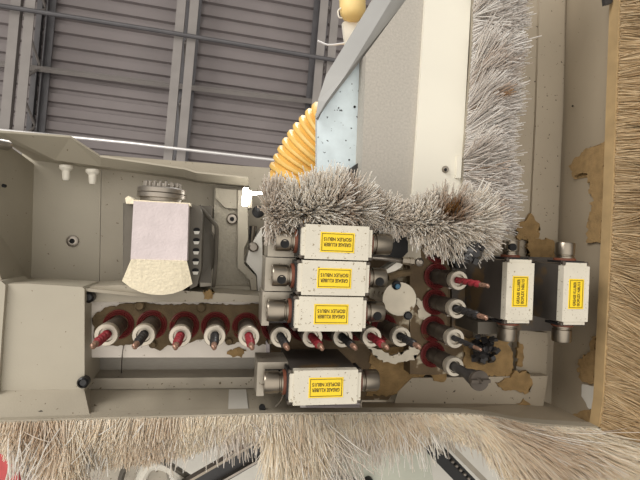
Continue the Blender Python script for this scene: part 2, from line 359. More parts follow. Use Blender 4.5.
for k in range(20):
    a = 2 * math.pi * k / 20; u, v = frame_of(ax); c = top + ax.normalized() * .0155 + (u * math.cos(a) + v * math.sin(a)) * .0168
    lathe(c - ax.normalized() * .003, ax, [(.0016, 0), (.0016, .006), (.0009, .0068)], 8, b)
obj('ribbed_nut', b, M['steel'], S)
lp = lathe(P(244.5, 206, .53), P(246, 188, .53) - P(244.5, 206, .53), [(.0028, 0), (.0032, .003), (.0032, .018), (.0022, .02)], 16)
LT = thing('corner_glare', P(246, 198, .535), 'small white glare, built as glowing tubes, at the corner of the machine cover', 'glare')  # glowing tubes imitate glare at this corner; tubes and bracket are added
obj('glare_tube', lp, glare_mat(), LT, True, label='white tube glowing as glare')
obj('glare_tube', tube([P(249, 194, .53), P(276, 191.5, .53)], .0016, 10), bpy.data.materials['glare_glow'], LT, True, label='thin tube glowing as glare')
obj('glare_bracket', prism([(248, 190), (252, 190), (252, 208), (248, 208)], .535, .56), M['frame'], LT)

# ------------------------------------------------------------------ base plates under the drills
G = thing('drill_gearbox', P(400, 330, .53), 'dust-caked gearbox base plate carrying the right drills and boring units', 'gearbox')
obj('base_plate', prism([(269, 222), (420, 222), (470, 226), (474, 375), (410, 375), (396, 390), (388, 400), (305, 400), (305, 384), (272, 384)], .548, .57), M['shaded_grime'], G, bevel=.001)
obj('column_block', prism([(410, 236), (449, 236), (446, 374), (430, 375), (410, 374)], .526, .56), M['shaded_grime'], G, bevel=.002)
obj('row_block', prism([(268, 300), (409, 300), (409, 344), (268, 344)], .527, .56), M['shaded_grime'], G, bevel=.002)
gk = obj('gasket', ngon_fix(prism(ragged([(92, 318), (104, 308), (122, 304), (136, 303), (143, 299.5), (150, 304), (180, 305), (202, 303), (214, 304), (240, 305), (266, 303), (266, 345), (250, 346), (240, 342), (231, 345), (222, 340), (204, 339), (190, 343), (168, 345), (160, 351), (152, 347), (148, 342), (124, 346), (104, 346), (94, 340)], 3, .7, 5), .5228, .527)), M['dustdark'], H, label='brown dust-caked gasket')
for x, y, r in ((140, 305.5, 5.2), (201.5, 307.5, 5), (153, 344, 4), (229, 341, 4)):
    s = obj('gasket_screw', lathe(P(x, y, .523), (0, 0, -1), [(r * .001, 0), (r * .001, .003), (r * .0007, .005), (r * .0004, .0045)], 12), M['dustdark'], H, True)
# round cream cover plate and small fittings beside it
D = thing('round_cover', P(399, 299, .51), 'round cream cover plate with a blue socket among the drills', 'cover plate')
obj('disc', prism(ragged(ell(399.5, 299, 16.8, 26), 6, .5, 3), .498, .55), M['pale'], D, bevel=.001)
obj('socket', lathe(P(396, 285, .4985), (0, 0, -1), [(.0052, 0), (.0052, .002), (.003, .001)], 16), M['plug'], D)
obj('blue_plug', lathe(P(397.3, 286.3, .4965), (0, 0, -1), [(.003, 0), (.0026, .002)], 12), M['blue'], D, label='small blue plug')
obj('socket', lathe(P(407.5, 315.5, .4985), (0, 0, -1), [(.0048, 0), (.0048, .002), (.003, .001)], 16), M['plug'], D)
BC = thing('motor_cap', P(392, 243, .53), 'black rounded cap beside the topmost boring unit', 'cap')
obj('cap_shell', prism([(366, 222), (399, 224), (408, 232), (408, 252), (402, 258), (393, 259), (366, 259)], .50, .548), M['black'], BC, bevel=.003)
obj('seat_block', prism([(404, 240), (420, 238), (421, 258), (404, 262)], .525, .548), M['pale'], BC, bevel=.001, label='pale worn block')
tag(obj('grease_line', tube(spline([P(372, 257.5, .475), P(385, 258.5, .475), P(400, 260.5, .48), P(418, 261.5, .485)], 6), [.0022] * 18 + [.003], 10), M['steel'], smooth=True), 'thin steel grease line under the black cap', 'grease line')
FT = thing('pipe_fitting', P(410, 262, .48), 'small steel pipe fitting at the end of the grease line', 'fitting')
obj('nut', lathe(P(402, 260.5, .478), (1, .06, 0), [(.004, 0), (.004, .008), (.0045, .008), (.0045, .013)], 6), M['chrome'], FT)
obj('ball_end', lathe(P(419, 262, .475), (0, 0, -1), [(.0045, 0), (.0045, .003), (.002, .005)], 14), M['steel'], FT, True)
tag(obj('pale_clamp', prism([(386, 270), (397, 262.5), (403, 264), (401, 267.5), (388, 275)], .49, .515), M['white'], bevel=.001), 'small white clamp above the round cream cover', 'clamp')
tag(obj('hose_stub', tube([P(388, 277, .49), P(398, 274, .49), P(410, 272, .495)], .004, 10), M['dustdark'], smooth=True), 'dusty brown hose stub above the round cream cover', 'hose')

# ------------------------------------------------------------------ drills
CACHE = {}
def cached(key, fn, m, smooth=True):
    if key not in CACHE:
        b = fn(); bmesh.ops.recalc_face_normals(b, faces=b.faces); me = bpy.data.meshes.new(key); b.to_mesh(me); b.free(); me.materials.append(M[m])
        if smooth: me.polygons.foreach_set('use_smooth', [True] * len(me.polygons)); me.set_sharp_from_angle(angle=.6)
        CACHE[key] = me
    return CACHE[key]
ZC, ZBASE = .468, .524; HC = ZBASE - ZC
def twist_bit(r, L, z0, turns=2.2, n=16):
    bm = bmesh.new(); R = []; S_ = 26
    for i in range(S_ + 1):
        t = i / S_; a0 = t * turns * 2 * math.pi; sc = 1 if t < .86 else 1 - .75 * ((t - .86) / .14)
        row = []
        for k in range(n):
            a = 2 * math.pi * k / n; flute = .55 + .45 * abs(math.cos(a)) ** .5
            if t < .12: flute = 1
            row.append(bm.verts.new(Vector((math.cos(a + a0) * r * flute * sc, math.sin(a + a0) * r * flute * sc, -(z0 + L * t)))))
        R.append(row)
    for a, b in zip(R, R[1:]):
        for k in range(n): bm.faces.new((a[k], a[(k + 1) % n], b[(k + 1) % n], b[k]))
    bm.faces.new(R[-1]); bm.faces.new(R[0][::-1]); return bm
def drill(cx, cy, kind, label, L=.055, group='drills of the bottom row', rb=.0042):
    p = P(cx, cy, ZC); t = thing('drill_spindle', (p.x, p.y, CAM.z + ZBASE), label, 'drill', group)
    if rb < 0: rb = .0042
    place('seal_ring', cached('seal_ring', lambda: lathe((0, 0, 0), (0, 0, -1), [(.0152, 0), (.0152, .002), (.0140, .0032), (.0130, .002), (.0122, .0032), (.0112, .002), (.0104, .0034), (.009, .001)], 36), 'redseal'), t, 'dark red rubber seal ring')
    ch = place('chuck', cached('chuck', lambda: lathe((0, 0, 0), (0, 0, -1), [(.0086, 0), (.0086, .020), (.0080, .021), (.0080, .024), (.0096, .025), (.0096, HC - .012)], 32), 'chuck'), t)
    place('grub_screw', cached('grub_screw', lambda: lathe((0, .0095, -.036), (0, 1, 0), [(.0028, 0), (.0028, .0012), (.0012, .0008)], 10), 'steel'), ch)
    place('collet_rim', cached('collet_rim', lambda: lathe((0, 0, 0), (0, 0, -1), [(.0096, HC - .010), (.0103, HC - .008), (.0103, HC - .001), (.0098, HC), (.0066, HC), (.0062, HC - .004)], 36), 'collar'), t)
    m = {'r': 'bitred', 'b': 'bitblack', 'f': 'bitblack', 'k': 'bitblack'}[kind]
    if kind in 'rb':
        place('drill_bit', cached('bit%s%.4f%.3f' % (kind, rb, L), lambda: twist_bit(rb, L * .84, HC - .006), m), t)
        place('carbide_tip', cached('tip%.4f%.3f' % (rb, L), lambda: twist_bit(rb * .62, L * .24, HC - .006 + L * .80, .8), 'carbide'), t)
    elif kind == 'f':
        place('drill_bit', cached('hinge_shank', lambda: lathe((0, 0, 0), (0, 0, -1), [(.005, HC - .006), (.005, HC + .012), (.0046, HC + .022), (.0072, HC + .034), (.0085, HC + .044)], 20), m), t)
        def head():
            b = lathe((0, 0, 0), (0, 0, -1), [(.0085, HC + .044), (.0098, HC + .047), (.0098, HC + .050), (.003, HC + .0495), (.001, HC + .055)], 24)
            box((.006, 0, -(HC + .050)), (.008, .003, .005), b); box((-.006, 0, -(HC + .050)), (.008, .003, .005), b); return b
        place('cutter_head', cached('hinge_head', head, 'chuck', False), t)
    else:
        def knob():
            r = random.Random(4); b = lathe((0, 0, 0), (0, 0, -1), [(.0064, HC - .006), (.0064, HC + .008), (.0088, HC + .012), (.0088, HC + .030), (.004, HC + .034)], 14)
            for i in range(30):
                a = r.uniform(0, 6.28); z = HC + r.uniform(.008, .032); M_ = Matrix.Translation(Vector((math.cos(a) * .0085, math.sin(a) * .0085, -z))) @ Matrix.Rotation(r.uniform(0, 3), 4, 'Z') @ Matrix.Rotation(r.uniform(0, 3), 4, 'X')
                box((0, 0, 0), (.005, .003, .006), b, M_)
            return b
        place('cutter_head', cached('knob', knob, 'bitblack', False), t)
    return t
row = [(106, 335, 'r', 'first from the left end of the row'), (143.5, 335.3, 'b', 'second from the left end of the row'), (180, 336.3, 'r', 'in the middle of the five over the pale block'),
       (214.7, 336.4, 'b', 'fourth from the left end of the row'), (249, 336.8, 'r', 'just left of the boring units'),
       (281, 337.2, 'b', 'below the left end of the lowest stacked boring unit'), (312.5, 337.5, 'r', 'below the yellow sticker of the lowest stacked unit'), (343, 337.5, 'b', 'below the right half of the lowest stacked unit'),
       (372, 337.2, 'r', 'second from the right end of the row'), (401.5, 337, 'b', 'at the right end of the row')]
for x, y, k, s in row: drill(x, y, k, ('red' if k == 'r' else 'black') + ' bit drill ' + s, .052)
G2 = 'drills of the right-hand column'
drill(460, 252, 'k', 'drill with a grimy black head topmost in the right column', group=G2)
drill(459, 280.5, 'r', 'red bit drill second from the top of the right column', .062, G2, .0036)
drill(457.5, 309, 'b', 'black bit drill in the middle of the right column', .062, G2)
drill(455.5, 338.7, 'b', 'thin black bit drill second from the bottom of the right column', .056, G2, .0030)
drill(455, 367, 'f', 'thick black hinge-boring cutter at the bottom of the right column', group=G2)

# ------------------------------------------------------------------ horizontal boring units
LU, WU = .0675, .0325
def text_mesh():
    b = bmesh.new()
    for s, y in (('GREASE KLUBER', .0006), ('ISOFLEX NBU15', -.0044)):
        c = bpy.data.curves.new('lettering', 'FONT'); c.body = s; c.size = .0046; c.align_x = 'CENTER'; c.extrude = .0001; c.offset = .00010; c.space_character = 1.02
        o = bpy.data.objects.new('lettering', c); COL.objects.link(o); bpy.context.view_layer.update()
        me = o.to_mesh(); n0 = len(b.verts); b.from_mesh(me); b.verts.ensure_lookup_table(); vs = b.verts[n0:]
        wd = max(v.co.x for v in vs) - min(v.co.x for v in vs); k = .0262 / wd
        for v in vs: v.co = Vector((-v.co.x * k, v.co.y * 1.0 + y, -v.co.z))
        o.to_mesh_clear(); bpy.data.objects.remove(o); bpy.data.curves.remove(c)
    return b
TXT = None
def unit(cx, cy, Z, label, group, rz=0., left=('plain',), right=('plain',), depth=.088, frame=None, plate=True):
    global TXT
    t = thing('boring_unit', P(cx, cy, Z), label, 'boring unit', group, rz)
    def put(name, b, m, parent=t, bevel=0., smooth=False, label=None, seg=2): return obj(name, b, M[m], parent, smooth, bevel, label, True, seg)
    h = LU / 2; b = box((0, 0, .0045), (LU - .007, WU - .0006, .009)); put('housing', b, 'unit', bevel=.0012)
    for s in (-1, 1):
        put('end_cap', box((s * (h - .0018), 0, .0055), (.0036, WU * .80, .009)), 'unit', bevel=.0006)
        put('end_flange', box((s * (h + .0006), 0, .018), (.0024, WU * .92, .022)), 'black', bevel=.0006, label='black end flange')
        for q in (-1, 1):
            put('corner_screw', lathe((s * (h - .0005), q * WU * .43, .006), (0, 0, -1), [(.0021, 0), (.0021, .004), (.001, .0046)], 10), 'chuck', smooth=True)
    put('body', box((0, 0, .009 + (depth - .009) / 2), (LU - .004, WU - .0024, depth - .009)), 'body', bevel=.001)
    zc = .020
    for s, spec in ((-1, left), (1, right)):
        k = spec[0]; L_ = .018 if len(spec) < 2 else spec[1]; r = .0105 if len(spec) < 3 else spec[2]
        put('seal_band', lathe((s * (h + .001), 0, zc), (s, 0, 0), [(r + .0012, 0), (r + .0012, .003), (r, .0035)], 28), 'rust', smooth=True, label='rust-brown seal band')
        c = put('output_shaft', lathe((s * (h + .004), 0, zc), (s, 0, 0), [(r * .98, 0), (r * .98, .002), (r * .9, .0026), (r * .9, .0036), (r, .0044), (r, L_ - .0015), (r * .93, L_), (r * .35, L_), (r * .3, L_ - .004)], 36), 'chrome', smooth=True)
        if k == 'hole':
            put('grub_hole', lathe((s * (h + .004 + L_ * .55), .003, zc - r * .90), (0, 0, -1), [(.0042, -.002), (.0042, .0013), (.0030, .0010), (.0001, .0010)], 18), 'hole', c, label='dark grub screw hole')
    lb = put('sticker', box((0, 0, -.0002), (.0325, .0185, .0004)), 'yellow', bevel=.0001, label='yellow grease sticker')
    b = bmesh.new()
    for x0, y0, sx, sy in ((0, .0078, .030, .0005), (0, -.0078, .030, .0005), (.0148, 0, .0005, .0158), (-.0148, 0, .0005, .0158)): box((x0, y0, -.00048), (sx, sy, .0002), b)
    put('border_line', b, 'ink', lb)
    if TXT is None:
        bt = text_mesh(); bmesh.ops.translate(bt, vec=(0, 0, -.0005), verts=bt.verts); TXT = put('lettering', bt, 'ink', lb).data
    else: place('lettering', TXT, lb)
    if frame:
        b = bmesh.new(); x0, x1 = -h - .0275, -h + .002; zz = .030
        box((x0 + .0035, 0, zz + .02), (.007, WU, .04), b)
        if 't' in frame: box(((x0 + .007 + x1) / 2, -WU / 2 + .0035, zz + .0202), (x1 - x0 - .007, .0068, .04), b)
        if 'b' in frame: box(((x0 + .007 + x1) / 2, WU / 2 - .0035, zz + .0202), (x1 - x0 - .007, .0068, .04), b)
        put('bearing_block', b, 'frame', bevel=.0008)
        put('bearing_shade_back', box(((x0 + .008 + x1) / 2, 0, zz + .014), (x1 - x0 - .010, WU * .94, .006)), 'bitblack')  # black back set close; its colour supplies the shade of the recess
    return t
U1 = 'boring units with yellow grease stickers'
unit(337.5, 242.5, .432, 'topmost of three stacked boring units, its top edge under the bristles', U1, left=('hole', .018), right=('plain', .020, .0108), frame='tb')
unit(334.3, 278.3, .432, 'middle one of the three stacked off-white boring units', U1, left=('hole', .018), right=('hole', .018, .0098), frame='tb')
unit(331.2, 314.2, .432, 'lowest of the three stacked boring units, directly above the drill row', U1, left=('plain', .020), right=('hole', .019, .0100), frame='t')
unit(326, 387.5, .432, 'single off-white boring unit below the drill row, near the bottom bristles', U1, left=('plain', .018), right=('plain', .018), frame='t')
unit(520, 291.5, .455, 'upright boring unit beside the right drill column', U1, math.radians(90), left=('hole', .016, .009), right=('plain', .018))
unit(576, 294, .455, 'upright boring unit nearest the right wall of the hood', U1, math.radians(90), left=('plain', .018), right=('plain', .018))

# carrier plates of the upright units and grimy parts near them
C2 = thing('unit_carrier', P(500, 290, .54), 'dark dusty carrier plate behind the two upright boring units', 'carrier plate')
obj('plate', prism([(452, 254), (566, 258), (560, 331), (452, 330)], .5435, .5475), M['body'], C2, bevel=.001)
obj('foot_block', prism([(478, 322), (503, 322), (503, 334), (478, 334)], .49, .545), M['darkalu'], C2, bevel=.001)
CL = thing('grease_clump', P(485, 350, .53), 'black greasy clump of tool parts below the upright boring unit', 'tool parts')
b = bmesh.new(); r_ = random.Random(3)
for i in range(60):
    c = P(484 + r_.gauss(0, 5), 351 + r_.gauss(0, 6), .525 + r_.uniform(-.02, .012))
    box((0, 0, 0), (r_.uniform(.003, .008), r_.uniform(.003, .007), r_.uniform(.003, .009)), b, Matrix.Translation(c) @ Matrix.Rotation(r_.uniform(0, 3), 4, 'X') @ Matrix.Rotation(r_.uniform(0, 3), 4, 'Z'))
obj('lumps', b, M['bitblack'], CL)
obj('hub', lathe(P(478, 352, .55), (0, 0, -1), [(.013, 0), (.013, .012), (.008, .016)], 24), M['dustdark'], CL, True)
CL2 = tag(obj('bush', lathe(P(452, 262, .53), (0, 0, -1), [(.007, 0), (.007, .02), (.004, .022)], 16), M['black'], smooth=True), 'small black bush between the two upper drills of the right column', 'bush')

# ------------------------------------------------------------------ right dust hood
ZH = .575
HD = thing('dust_hood', P(560, 200, ZH), 'taupe sheet metal dust hood on the right, stained with sawdust', 'dust hood')
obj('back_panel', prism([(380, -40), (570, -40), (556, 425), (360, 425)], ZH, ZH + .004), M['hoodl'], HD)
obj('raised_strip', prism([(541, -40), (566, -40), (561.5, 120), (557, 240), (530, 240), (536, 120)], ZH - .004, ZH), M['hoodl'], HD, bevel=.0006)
WP = [(567, -40, ZH), (563.5, 100, ZH), (550, 432, ZH), (600, 432, .475), (608.5, 200, .475), (617, -40, .475)]
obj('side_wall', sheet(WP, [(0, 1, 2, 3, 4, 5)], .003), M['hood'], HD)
wa, wb, wc = P(567, -40, ZH), P(550, 432, ZH), P(617, -40, .475); WN = (wb - wa).cross(wc - wa).normalized()
if WN.dot(wa - CAM) > 0: WN = -WN
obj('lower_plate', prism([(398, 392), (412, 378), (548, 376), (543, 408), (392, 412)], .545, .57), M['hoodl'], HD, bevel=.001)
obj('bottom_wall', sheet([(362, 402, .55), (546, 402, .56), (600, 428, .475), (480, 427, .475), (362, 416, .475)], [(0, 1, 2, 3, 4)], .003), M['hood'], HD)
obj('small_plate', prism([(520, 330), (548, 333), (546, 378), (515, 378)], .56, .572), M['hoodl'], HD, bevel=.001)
def wallpatch(name, pts, m, parent, lift=.0015, seed=1, amp=1.2, label=None):
    q = [hit(x, y, wa, WN) for x, y in ragged(pts, 2.4, amp, seed)]; bm = bmesh.new(); a = [bm.verts.new(v - WN * .0005) for v in q]; c = [bm.verts.new(v + WN * lift) for v in q]; n = len(q)
    bm.faces.new(a); bm.faces.new(c[::-1])
    for i in range(n): bm.faces.new((a[i], c[i], c[(i + 1) % n], a[(i + 1) % n]))
    return obj(name, ngon_fix(bm), m, parent, label=label)
hz = wallpatch('tape_patch', [(583, 384), (595, 387), (596, 408), (590, 409), (582, 396)], M['tape'], HD, .001, 2, .2, 'pale torn tape')
obj('latch', prism([(604, -4), (614, -4), (612, 3), (605, 5)], .474, .478), M['bitblack'], HD)
obj('wall_screw', lathe(hit(573, 106, wa, WN), WN, [(.0012, 0), (.0012, .0012)], 10), M['hole'], HD)
def dusty(o, label): return tag(o, label, 'sawdust', kind='stuff')
dusty(wallpatch('caked_sawdust', [(607, 141), (596, 147), (585, 152), (571, 167), (576, 179), (588, 173), (590, 190), (596, 201), (591, 215), (588, 243), (602, 243), (607, 200)], M['dust'], None, .0025, 3), 'brown sawdust caked on the upper part of the hood wall')
dusty(wallpatch('caked_sawdust', [(599, 335), (593, 337), (591, 352), (580, 362), (579, 372), (584, 382), (596, 384), (598, 350)], M['dust'], None, .0025, 4), 'brown sawdust caked on the hood wall below the outer boring unit')
dusty(wallpatch('caked_sawdust', [(572, 418), (582, 411), (594, 409), (597, 424), (584, 424)], M['dust'], None, .0025, 5, .8), 'small heap of sawdust in the lower corner of the hood')
for pts, z, s, lb in (
 ([(517, 238), (518, 224), (526, 221), (531, 213), (535, 220), (540, 226), (539, 238), (530, 240)], .570, 6, 'brown sawdust patch just above the inner upright boring unit'),
 ([(527, 237), (553, 240), (560, 262), (548, 262), (530, 262)], .569, 7, 'brown dust film between the tops of the upright boring units'),
 ([(496, 383), (508, 378), (515, 370.5), (527, 370.5), (533, 384), (525, 394.5), (516, 390), (503, 390)], .543, 8, 'brown sawdust splat on the pale plate below the upright units'),
 ([(517, 404), (524, 399), (531, 405), (524, 406)], .543, 9, 'tiny sawdust crumb patch at the bottom of the pale plate'),
 ([(519, 342), (524, 348), (523, 366), (517, 366)], .558, 10, 'thin brown dust streak below the inner upright unit'),
 ([(366, 396), (372, 352), (392, 347), (426, 345), (438, 362), (424, 376), (412, 380), (400, 393), (385, 396)], .5462, 11, 'broad brown dust layer right of the single lower boring unit'),
 ([(430, 372), (446, 372), (444, 382), (434, 381)], .543, 12, 'brown dust patch under the hinge-boring cutter'),
 ([(462, 338), (505, 338), (513, 352), (512, 376), (466, 376)], .5465, 13, 'brown dust around the black greasy clump')):
    dusty(obj('caked_sawdust', ngon_fix(prism(ragged(pts, 2.4, 1.0, s), z, z + .004)), M['dust']), lb)
for pts, z, s, lb in (
 ([(417, 298), (426, 302), (431, 312), (428, 321), (418, 316)], .524, 21, 'pale flaked patch right of the round cover'),
 ([(366, 346), (378, 350), (392, 356), (404, 352), (414, 344), (420, 352), (410, 360), (394, 364), (380, 360)], .5255, 22, 'pale flaked patch below the right end of the drill row'),
 ([(384, 318), (392, 324), (386, 330), (378, 326)], .524, 23, 'pale flaked patch under the round cover')):
    dusty(obj('flaked_paint', ngon_fix(prism(ragged(pts, 2.2, 1.0, s), z, z + .003)), M['pale']), lb)['category'] = 'flaked paint'

for pts, z, s, lb in (
 ([(203, 291), (209, 289), (215, 292), (212, 299), (205, 299)], .5155, 24, 'small yellowish sawdust crumb heap under the spindle head'),
 ([(227, 352), (236, 348), (246, 350), (242, 356), (232, 357)], .5245, 25, 'sawdust crumbs on the pale block beside the single lower unit')):
    dusty(obj('caked_sawdust', ngon_fix(prism(ragged(pts, 1.6, 1.0, s), z, z + .003)), M['dust']), lb)
tag(obj('thin_wire', tube(spline([P(123.5, 346, .5245), P(122, 357, .5245), P(121.5, 372, .55), P(121, 379, .563)], 6), .0005, 6), M['chuck'], smooth=True), 'hair-thin dark wire hanging over the edge of the pale block', 'wire')
tag(obj('thin_wire', tube(spline([P(284, 372, .45), P(285, 386, .46), P(281, 400, .468), P(275, 407, .472)], 6), .0006, 6), M['steel'], smooth=True), 'thin wire curling down beside the single lower boring unit', 'wire')

# ------------------------------------------------------------------ gantry carriage above
V = thing('gantry_carriage', P(400, 100, .56), 'gantry carriage of grey and cream plates beside the yellow hose', 'machine carriage')
obj('spotted_plate', prism([(317, 112), (372, 44), (372, 215), (317, 215)], .562, .572), M['bluesteel'], V, label='bluish spotted metal plate')
obj('diagonal_flange', sheet([(315.5, 119, .556), (318, 100, .556), (326, 75, .556), (376, -6, .556), (395, -6, .546), (345, 76, .546), (411, -6, .552), (365, 55, .552), (318, 116.5, .552), (326, 102, .548)],
                              [(0, 1, 9), (1, 2, 5, 9), (2, 3, 4, 5), (9, 5, 7, 8), (5, 4, 6, 7), (0, 9, 8)], .004), M['greyflange'], V)
obj('grey_plate', prism([(366, 54), (412, -8), (426, -8), (411, 215), (360, 215)], .535, .572), M['alu'], V, bevel=.001)
obj('cream_panel', prism([(426, -8), (471.5, -8), (460, 200), (459, 215), (411.5, 215)], .530, .572), M['cream'], V, bevel=.0012)
for x, y, r in ((363.5, 67, 1.6), (354.5, 107, 1.3), (359, 113, 1.4), (359, 141, 2), (360.5, 119, 1.2), (349, 160, .9)):
    obj('screw_hole', lathe(P(x, y, .5625), (0, 0, -1), [(r * .0012, 0), (r * .0012, .001)], 10), M['hole'], V)
s = obj('panel_screw', lathe(P(445, 169.5, .530), (0, 0, -1), [(.0042, 0), (.0042, .002), (.003, .004)], 16), M['steel'], V, True)
obj('socket', lathe(P(445.5, 169.7, .5262), (0, 0, -1), [(.002, 0), (.002, .0006)], 6), M['hole'], s)
obj('hinge_tab', prism([(457.5, 156), (462, 156), (461, 178), (456.5, 178)], .526, .545), M['cream'], V)
obj('strut', prism([(340, 176), (358, 163), (359, 172), (344, 182)], .552, .562), M['bitblack'], V)
# corrugated duct
def duct(name, pts, r, pitch, label):
    path = spline(pts, 60); q = [path[0]]; acc = 0; T = [0]
    P2 = [path[0]]; 
    d = [0]
    for a, b2 in zip(path, path[1:]): d.append(d[-1] + (b2 - a).length)
    n = int(d[-1] / pitch * 8); xs = np.linspace(0, d[-1], n); arr = np.array([tuple(v) for v in path]); pp = np.stack([np.interp(xs, d, arr[:, i]) for i in range(3)], 1)
    rr = [r * (1 + .055 * (1 - 2 * abs(math.sin(math.pi * x / pitch)) ** 1.5 * 1.0) ) for x in xs]
    rr = [r * (1.04 - .10 * abs(math.cos(math.pi * x / pitch)) ** 6) for x in xs]
    return tag(obj(name, tube([Vector(v) for v in pp], rr, 40), M['hose'], smooth=True), label, 'hose')
duct('ribbed_hose', [P(300, 285, .80), P(300, 238, .78), P(303, 198, .76), P(320, 161, .74), P(350, 131, .71), P(392, 112, .66)], .064, .0108, 'yellow ribbed extraction hose curving behind the bluish plate')
YH = thing('hose_elbow', P(352, 20, .78), 'smooth yellow hose end at the top edge, clamped into a white sleeve', 'hose')
obj('elbow', lathe(P(352, -20, .76), P(353, 22, .76) - P(352, -20, .76), [(.021, 0), (.0215, .045), (.0205, .055), (.016, .062), (.008, .066)], 28), M['elbow'], YH, True)
obj('sleeve', sheet([(343, 22, .765), (364, 14, .765), (372, 0, .765), (378, 0, .765), (352, 36, .765), (346, 46, .765)], [(0, 1, 2, 3, 4, 5)], .01), M['white'], YH, label='white cloth sleeve')
obj('strap_hook', tube(spline([P(341, 8, .755), P(338, 11, .755), P(339, 17, .755), P(342, 18, .755)], 5), .0012, 6), M['white'], YH, True)
tag(obj('thin_cable', tube(spline([P(318, 41, .80), P(330, 45, .785), P(352, 42, .768)], 6), .0018, 6), M['conduit'], smooth=True), 'thin pale cable below the smooth yellow hose end', 'cable')

# ------------------------------------------------------------------ bristle strips
FM = dict(grey=bristle_mat('grey_white_bristles', (222, 214, 207), (255, 253, 249), (180, 136, 80)),
          white=bristle_mat('off_white_bristles', (244, 236, 224), (255, 254, 250), (168, 126, 76)),
          cream=bristle_mat('cream_bristles', (255, 243, 222), (255, 252, 242), (196, 156, 106)),
          tan=bristle_mat('dusty_tan_bristles', (200, 170, 124), (242, 222, 184), (146, 110, 72)))
def polyl(a, t):
    a = np.array(a, float); L = np.r_[0, np.cumsum(np.linalg.norm(np.diff(a[:, :2], axis=0), axis=1))]; L /= L[-1]
    return np.stack([np.interp(t, L, a[:, i]) for i in range(a.shape[1])], 1)
def Pn(px):
    fw, r, d = (np.array(tuple(v)) for v in (_fw, CR, CD)); D = fw + (px[:, :1] - 320) / F * r + (px[:, 1:2] - 240) / F * d
    return np.array(tuple(CAM)) + D * (px[:, 2:3] / D[:, 2:3])
def smoothnoise(t, n, seed):
    g = np.random.default_rng(seed).normal(size=n + 2); x = t * n; i = np.clip(x.astype(int), 0, n); f = x - i; f = f * f * (3 - 2 * f); return g[i] * (1 - f) + g[i + 1] * f
def brush(label, root, tipdir, N, length, thick, m, spread=.18, rad=.00045, droop=0., clump=.12, dirt=(), seed=1, backing=True, twod=(0, 0), lenvar=.15, name='brush_strip', wild=.0, lenprof=((0, 1), (1, 1)), rail='shell2', into=None):
    """root: strip line (px,py,Z); fibres hang towards the lens. tipdir: mean fibre direction; thick: strip thickness across."""
    g = np.random.default_rng(seed); t = g.random(N); R = Pn(polyl(root, t)); e = 1e-3
    tan = Pn(polyl(root, np.clip(t + e, 0, 1))) - Pn(polyl(root, np.clip(t - e, 0, 1))); tan /= np.linalg.norm(tan, axis=1)[:, None]
    td = polyl([(k, 0) + tuple(v) for k, v in tipdir], t)[:, 2:]; 
    across = np.cross(tan, np.array([0, 0, -1.])); across /= np.linalg.norm(across, axis=1)[:, None]
    wv = g.uniform(-1, 1, N); R = R + across * (wv * thick / 2)[:, None]; R[:, 2] += g.uniform(-.004, .004, N)
    q = np.clip(t, 0, 1)
    cl1 = smoothnoise(q, 26, seed + 1) * clump + smoothnoise(q, 90, seed + 5) * clump * .6; cl2 = smoothnoise(q, 30, seed + 2) * clump + smoothnoise(q, 110, seed + 6) * clump * .6
    D = td + across * (wv * spread + cl1 * (.6 + .4 * wv) + g.normal(0, .05 + wild, N))[:, None] + tan * (cl2 + g.normal(0, .07 + wild, N))[:, None]
    D /= np.linalg.norm(D, axis=1)[:, None]
    Lh = length * (1 + smoothnoise(q, 20, seed + 3) * lenvar * .6 + g.normal(0, lenvar * .5, N)); Lh = np.clip(Lh, length * .45, length * 1.35) * np.interp(t, [a for a, _ in lenprof], [b for _, b in lenprof])
    bend = (across * (wv * .10 + g.normal(0, .05, N))[:, None] + tan * g.normal(0, .06, N)[:, None] + np.array([0, 0, 1.]) * droop)
    S_ = 4; pts = np.stack([R + D * (Lh * k / S_)[:, None] + bend * (Lh * (k / S_) ** 2)[:, None] for k in range(S_ + 1)], 1)
    u = np.cross(D, np.array([.31, .9, .2])); u /= np.linalg.norm(u, axis=1)[:, None]; v = np.cross(D, u)
    rr = np.array([1, 1, 1, .92, .72]) * rad; ang = np.arange(3) * 2 * math.pi / 3
    ring = u[:, None, :] * np.cos(ang)[None, :, None] + v[:, None, :] * np.sin(ang)[None, :, None]
    V_ = pts[:, :, None, :] + ring[:, None, :, :] * rr[None, :, None, None] * g.uniform(.7, 1.2, N)[:, None, None, None]
    org = R.mean(0); co_ = (V_ - org).reshape(-1, 3).astype(np.float32)
    k = np.arange(S_)[:, None]; j = np.arange(3)[None, :]; j2 = (j + 1) % 3
    fa = np.stack([k * 3 + j, k * 3 + j2, (k + 1) * 3 + j2, (k + 1) * 3 + j], -1).reshape(-1, 4)
    fa = (fa[None] + (np.arange(N) * 3 * (S_ + 1))[:, None, None]).reshape(-1)
    me = bpy.data.meshes.new('bristles'); nv = len(co_); nf = len(fa) // 4
    me.vertices.add(nv); me.vertices.foreach_set('co', co_.ravel()); me.loops.add(len(fa)); me.loops.foreach_set('vertex_index', fa.astype(np.int32))
    me.polygons.add(nf); me.polygons.foreach_set('loop_start', np.arange(nf, dtype=np.int32) * 4); me.polygons.foreach_set('use_smooth', np.ones(nf, bool)); me.update()
    tip = pts[:, -1]; mid = pts[:, 2]; du = np.zeros(N)
    for (px, py, Z, rdm, st) in dirt:
        c = np.array(tuple(P(px, py, Z))); dist = np.minimum(np.linalg.norm(tip - c, axis=1), np.linalg.norm(mid - c, axis=1)); du = np.maximum(du, st * np.clip(1.3 - dist / rdm, 0, 1))
    du = np.clip(du + np.clip(smoothnoise(q, 14, seed + 9) * .16, 0, .4) + g.normal(0, .06, N), 0, 1)
